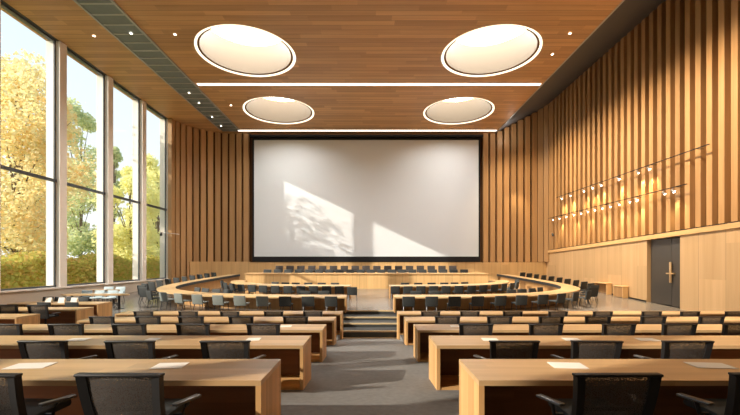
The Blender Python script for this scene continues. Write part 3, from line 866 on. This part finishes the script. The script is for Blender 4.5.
for k, u in enumerate((83, 96, 109.5)):
    put('pale', (u - CX) * 16.62 / FPX, 16.62, F(16.6), PI, 'sunlit pale blue chair behind the nearer low window table, %s from the windows' % ORD[k], 'sunlit pale chairs at the low window tables', .88)
for k, u in enumerate((100, 112)):
    put('pale', (u - CX) * 18.0 / FPX + .25, 18.0, F(18.0), PI, 'sunlit pale blue chair behind the farther low window table, %s from the windows' % ORD[k], 'sunlit pale chairs at the low window tables', .88)

# two low wooden boxes standing against the right wall
for d0, d1, h, lab in ((20.3, 21.4, .60, 'low open wooden box against the right wall, farther from the door'), (19.0, 19.7, .58, 'low closed wooden box against the right wall, nearer the door')):
    dm_ = (d0 + d1) / 2; hd = (d1 - d0) / 2
    t = thing('storage_box', lab, 'box', W(WR - .47, dm_, F(d0) + .008), 0, 'low boxes by the right wall')
    for s in (-1, 1):
        mb = MB(); mb.box(-.13, .13, s * hd - .025, s * hd + .025, 0, h - .05); mb.build('side_panel', M['rail'], t)
    mb = MB(); mb.rbox(-.145, .145, -hd - .04, hd + .04, h - .05, h, .01); mb.build('lid', M['rail'], t)
    mb = MB(); mb.box(.09, .12, -hd + .025, hd - .025, .03, h - .05) if d0 > 20 else mb.box(-.12, -.09, -hd + .025, hd - .025, .03, h - .05)
    mb.build('panel', M['slat'], t)

# ------------------------------------------------------------------ track lights on the right wall
def track(z, d0, d1, x, spots, nm):
    t = thing('light_track', 'thin dark %s lighting track on the slatted right wall' % nm, 'light track', W(x, (d0 + d1) / 2, z), 0, 'lighting tracks on the right wall')
    hl = (d1 - d0) / 2
    mb = MB(); mb.box(-.02, .02, -hl, hl, -.015, .015); mb.build('rail', M['frame_blk'], t)
    k = 0; dd = -hl + .6
    while dd < hl:
        mb = MB(); mb.tube([(0, dd, 0), (WR - .24 - x, dd, 0)], .012, 6); mb.build('bracket', M['frame_blk'], t); dd += 2.4
    for k, (dd, big) in enumerate(spots):
        s = thing('track_spotlight', 'small spotlight on the %s right wall track, %s from the door end' % (nm, ORD[k]), 'spotlight', W(x, dd, z - .018), 0, 'spotlights on the %s track' % nm)
        aim = Vector((.35, -.55, -.75)).normalized()
        r = .062 if big else .045
        mb = MB(); mb.tube([(0, 0, 0), (0, 0, -.07)], .012, 6); mb.build('stem', M['chrome'], s)
        c = Vector((0, 0, -.12)); mb = MB(); mb.tube([c - aim * .07, c + aim * .07], [r * .8, r], 12); mb.build('lamp_head', M['chrome'], s)
        mb = MB(); mb.tube([c + aim * .071, c + aim * .076], r * .9, 12)
        mb.build('lens', M['spotlens'], s)
UPS = [dd for dd in (17.3, 18.0, 19.4, 20.9, 21.7, 22.6, 24.1, 25.2)]
track(4.33, 14.2, 25.8, WR - .55, [(dd, i in (0, 2)) for i, dd in enumerate(UPS)], 'upper')
LOS = [15.9, 16.4, 18.1, 18.6, 19.4, 20.1, 20.8, 21.5, 22.2, 22.9, 23.7, 24.6, 25.5, 26.4]
track(3.08, 15.2, 27.0, WR - .55, [(dd, i in (0, 2)) for i, dd in enumerate(LOS)], 'lower')

def bracket_light(p, q, label):
    t = thing('wall_spotlight', label, 'spotlight', W(*p), 0, 'small bracket spotlights')
    v = Vector(q) - Vector(p)
    mb = MB(); mb.tube([(0, 0, 0), v], .022, 6); mb.build('arm', M['white'], t)
    mb = MB(); mb.tube([v + Vector((0, 0, -.03)), v + Vector((.03, -.10, -.17))], [.06, .085], 10); mb.build('lamp_head', M['dark_metal'], t)
bracket_light((-12.60, 25.75, 1.9), (-12.68, 23.7, 1.86), 'white bracket spotlight beside the last window')
bracket_light((12.5, 26.6, 2.0), (12.1, 25.9, 1.98), 'white bracket spotlight in the right corner of the slatted wall')

# ------------------------------------------------------------------ trees outside
def tree(u, x, ztop, r, mat, label, n=5200, zlow=None, name='autumn_tree', leaf=.17, squash=1.0):
    d = x * FPX / (u - CX)
    g = -2.3
    t = thing(name, label, 'tree', W(x, d, g + .02), 0, 'trees outside the windows')
    H_ = ztop - g
    lo = (zlow - g) if zlow is not None else H_ * .25
    tk = MB(); tk.tube([(0, 0, 0), (.1, .05, H_ * .45), (.0, .1, H_ * .85)], [.17, .11, .03], 8)
    rnd = random.Random(int(u * 7 + abs(x)))
    blobs = []
    for k in range(26):
        a = rnd.uniform(0, 2 * PI); f = rnd.random()
        zz = lo + (H_ - lo) * (.12 + .80 * f)
        rad = r * (.75 if f < .8 else .45) * rnd.random() ** .6
        br = r * rnd.uniform(.32, .50) * (1 if f < .8 else .75)
        zz = min(zz, H_ - br * .9)
        blobs.append((Vector((math.cos(a) * rad, math.sin(a) * rad, zz)), br))
        tk.tube([(.05, .05, max(H_ * .15, zz * .55)), (math.cos(a) * rad * .5, math.sin(a) * rad * .5, zz * .85), (math.cos(a) * rad, math.sin(a) * rad, zz)], [.05, .035, .012], 5)
    tk.build('trunk', M['bark'], t)
    mb = MB()
    for k in range(n):
        c, br = blobs[rnd.randrange(len(blobs))]
        q_ = Vector((rnd.gauss(0, 1), rnd.gauss(0, 1), rnd.gauss(0, 1))).normalized() * br * (rnd.random() ** .45)
        p = c + q_
        p.z = max(p.z, .3)
        p.x = min(p.x, -18.6 - x)
        a1 = Vector((rnd.gauss(0, 1), rnd.gauss(0, 1), rnd.gauss(0, 1))).normalized()
        a2 = a1.orthogonal().normalized(); s = leaf * rnd.uniform(.6, 1.3)
        mb.add([p - a1 * s, p + a2 * s * .6, p + a1 * s, p - a2 * s * .6], [(0, 1, 2, 3)])
    mb.build('crown', mat, t)
    return t
tree(14, -21, 13.2, 4.5, M['leaf_gold'], 'tall golden autumn tree in the nearest window', 17000, -2.0, leaf=.13)
tree(43, -35, 14.5, 3.3, M['leaf_gold'], 'distant golden tree at the right of the nearest window', 9000, -1, leaf=.2)
tree(80, -28, 16.8, 3.0, M['leaf_green'], 'tall green tree in the second window', 11000, -1.0, leaf=.15)
tree(113, -31, 15.0, 1.7, M['leaf_green'], 'narrow green tree at the left edge of the third window', 3500, 1.0, leaf=.17)
tree(129, -20.5, 8.7, 2.7, M['leaf_yellow'], 'yellow tree in the third window', 11000, -1.8, leaf=.13)
tree(157, -24, 13.0, 3.0, M['leaf_yellow'], 'yellow tree in the last window', 11000, -1.8, leaf=.16)
tree(140, -36, 9.5, 4.0, M['leaf_yellow'], 'distant yellow tree between the last two windows', 9000, -2.0, leaf=.26)
hm = MB(); rnd = random.Random(3)
for k in range(26000):
    dd = rnd.uniform(14, 42); x = -16.6 - rnd.random() * 1.6
    top = .35 + .25 * math.sin(dd * 1.3) - (2.3 if False else 0)
    z = -2.12 + (top + 2.12) * rnd.random() ** .6
    a1 = Vector((rnd.gauss(0, 1), rnd.gauss(0, 1), rnd.gauss(0, 1))).normalized(); a2 = a1.orthogonal().normalized(); s = .12 * rnd.uniform(.6, 1.3)
    p = Vector(W(x, dd, z))
    hm.add([p - a1 * s, p + a2 * s * .6, p + a1 * s, p - a2 * s * .6], [(0, 1, 2, 3)])
o = hm.build('hedge', M['leaf_hedge']); tag(o, 'long leafy yellow green hedge outside below the windows', 'hedge', kind='stuff')

# ------------------------------------------------------------------ world, lights
w = bpy.data.worlds.new('sky'); SC.world = w; w.use_nodes = True
nt = w.node_tree; nt.nodes.clear()
out = nt.nodes.new('ShaderNodeOutputWorld'); bg = nt.nodes.new('ShaderNodeBackground')
tc = nt.nodes.new('ShaderNodeTexCoord'); sp = nt.nodes.new('ShaderNodeSeparateXYZ'); nt.links.new(tc.outputs['Generated'], sp.inputs[0])
cr = nt.nodes.new('ShaderNodeValToRGB')
cr.color_ramp.elements[0].position = .0; cr.color_ramp.elements[0].color = (.95, .95, .92, 1)
cr.color_ramp.elements[1].position = .7; cr.color_ramp.elements[1].color = (.58, .78, .95, 1)
nt.links.new(sp.outputs[2], cr.inputs[0]); nt.links.new(cr.outputs[0], bg.inputs[0]); bg.inputs[1].default_value = 1.12
nt.links.new(bg.outputs[0], out.inputs[0])

def lamp(name, typ, loc, energy, color=(1, 1, 1), target=None, **kw):
    l = bpy.data.lights.new(name, typ); l.energy = energy; l.color = color
    for k, v in kw.items(): setattr(l, k, v)
    o = bpy.data.objects.new(name, l); COL.objects.link(o); o.location = loc
    if target is not None: o.rotation_euler = (Vector(target) - Vector(loc)).to_track_quat('-Z', 'Y').to_euler()
    return o
sd = Vector((1, .42, -.465))
lamp('sun_light', 'SUN', (-40, -10, 20), 6.0, (1, .90, .76), Vector((-40, -10, 20)) + sd, angle=math.radians(.6))
# wall-washing spots from the two tracks
for dd in UPS[::1]:
    lamp('track_lamp', 'SPOT', W(WR - .62, dd, 4.0), 170, (1, .70, .34), W(WR + .05, dd, 2.6), spot_size=math.radians(75), spot_blend=.8, shadow_soft_size=.05)
for dd in LOS[::2]:
    lamp('track_lamp', 'SPOT', W(WR - .62, dd, 2.78), 120, (1, .74, .40), W(WR - .1, dd, -.2), spot_size=math.radians(95), spot_blend=.9, shadow_soft_size=.05)
# added warm spots, no fixtures, brighten the slatted right wall and the right-hand desks
for dd in (7.5, 11.0, 14.5, 18.0, 21.5, 25.0):
    lamp('added_wash_lamp', 'SPOT', W(7.6, dd, CEIL - .08), 1600, (1, .80, .54), W(WR, dd + .3, 1.2), spot_size=math.radians(104), spot_blend=.75, shadow_soft_size=.08)
for dd in (10.0, 13.0, 16.0, 19.0, 22.0, 25.0):
    lamp('added_wash_lamp', 'SPOT', W(7.9, dd, CEIL - .35), 330, (1, .80, .54), W(WR, dd, 6.0), spot_size=math.radians(62), spot_blend=1.0, shadow_soft_size=.08)
for dd in (4.0, 8.0, 12.0):
    lamp('added_wash_lamp', 'SPOT', W(7.6, dd, CEIL - .08), 400, (1, .76, .46), W(6.2, dd, -1.5), spot_size=math.radians(85), spot_blend=.8, shadow_soft_size=.1)
lamp('added_soffit_fill', 'POINT', W(9.75, 26.9, 9.0), 22, (1, .95, .88), None, shadow_soft_size=.03)  # added light that lifts the rear end of the soffit, no cove fitting
lamp('added_corner_fill', 'SPOT', W(10.2, 26.9, 5.4), 120, (1, .78, .45), W(10.6, BACK, 3.4), spot_size=math.radians(75), spot_blend=.9, shadow_soft_size=.05)  # added spot for the bright patch on the back slats, no fixture

# ------------------------------------------------------------------ camera
cam = bpy.data.cameras.new('camera'); co = bpy.data.objects.new('camera', cam); COL.objects.link(co)
co.location = (0, 0, EYE); co.rotation_euler = (PI / 2, 0, 0)
cam.sensor_width = 36; cam.lens = 36 * FPX / 740; cam.shift_y = (HY - 207.5) / 740; cam.shift_x = 0
cam.clip_end = 300; cam.clip_start = .05
SC.camera = co
SC.view_settings.view_transform = 'Standard'
SC.view_settings.exposure = 0.2
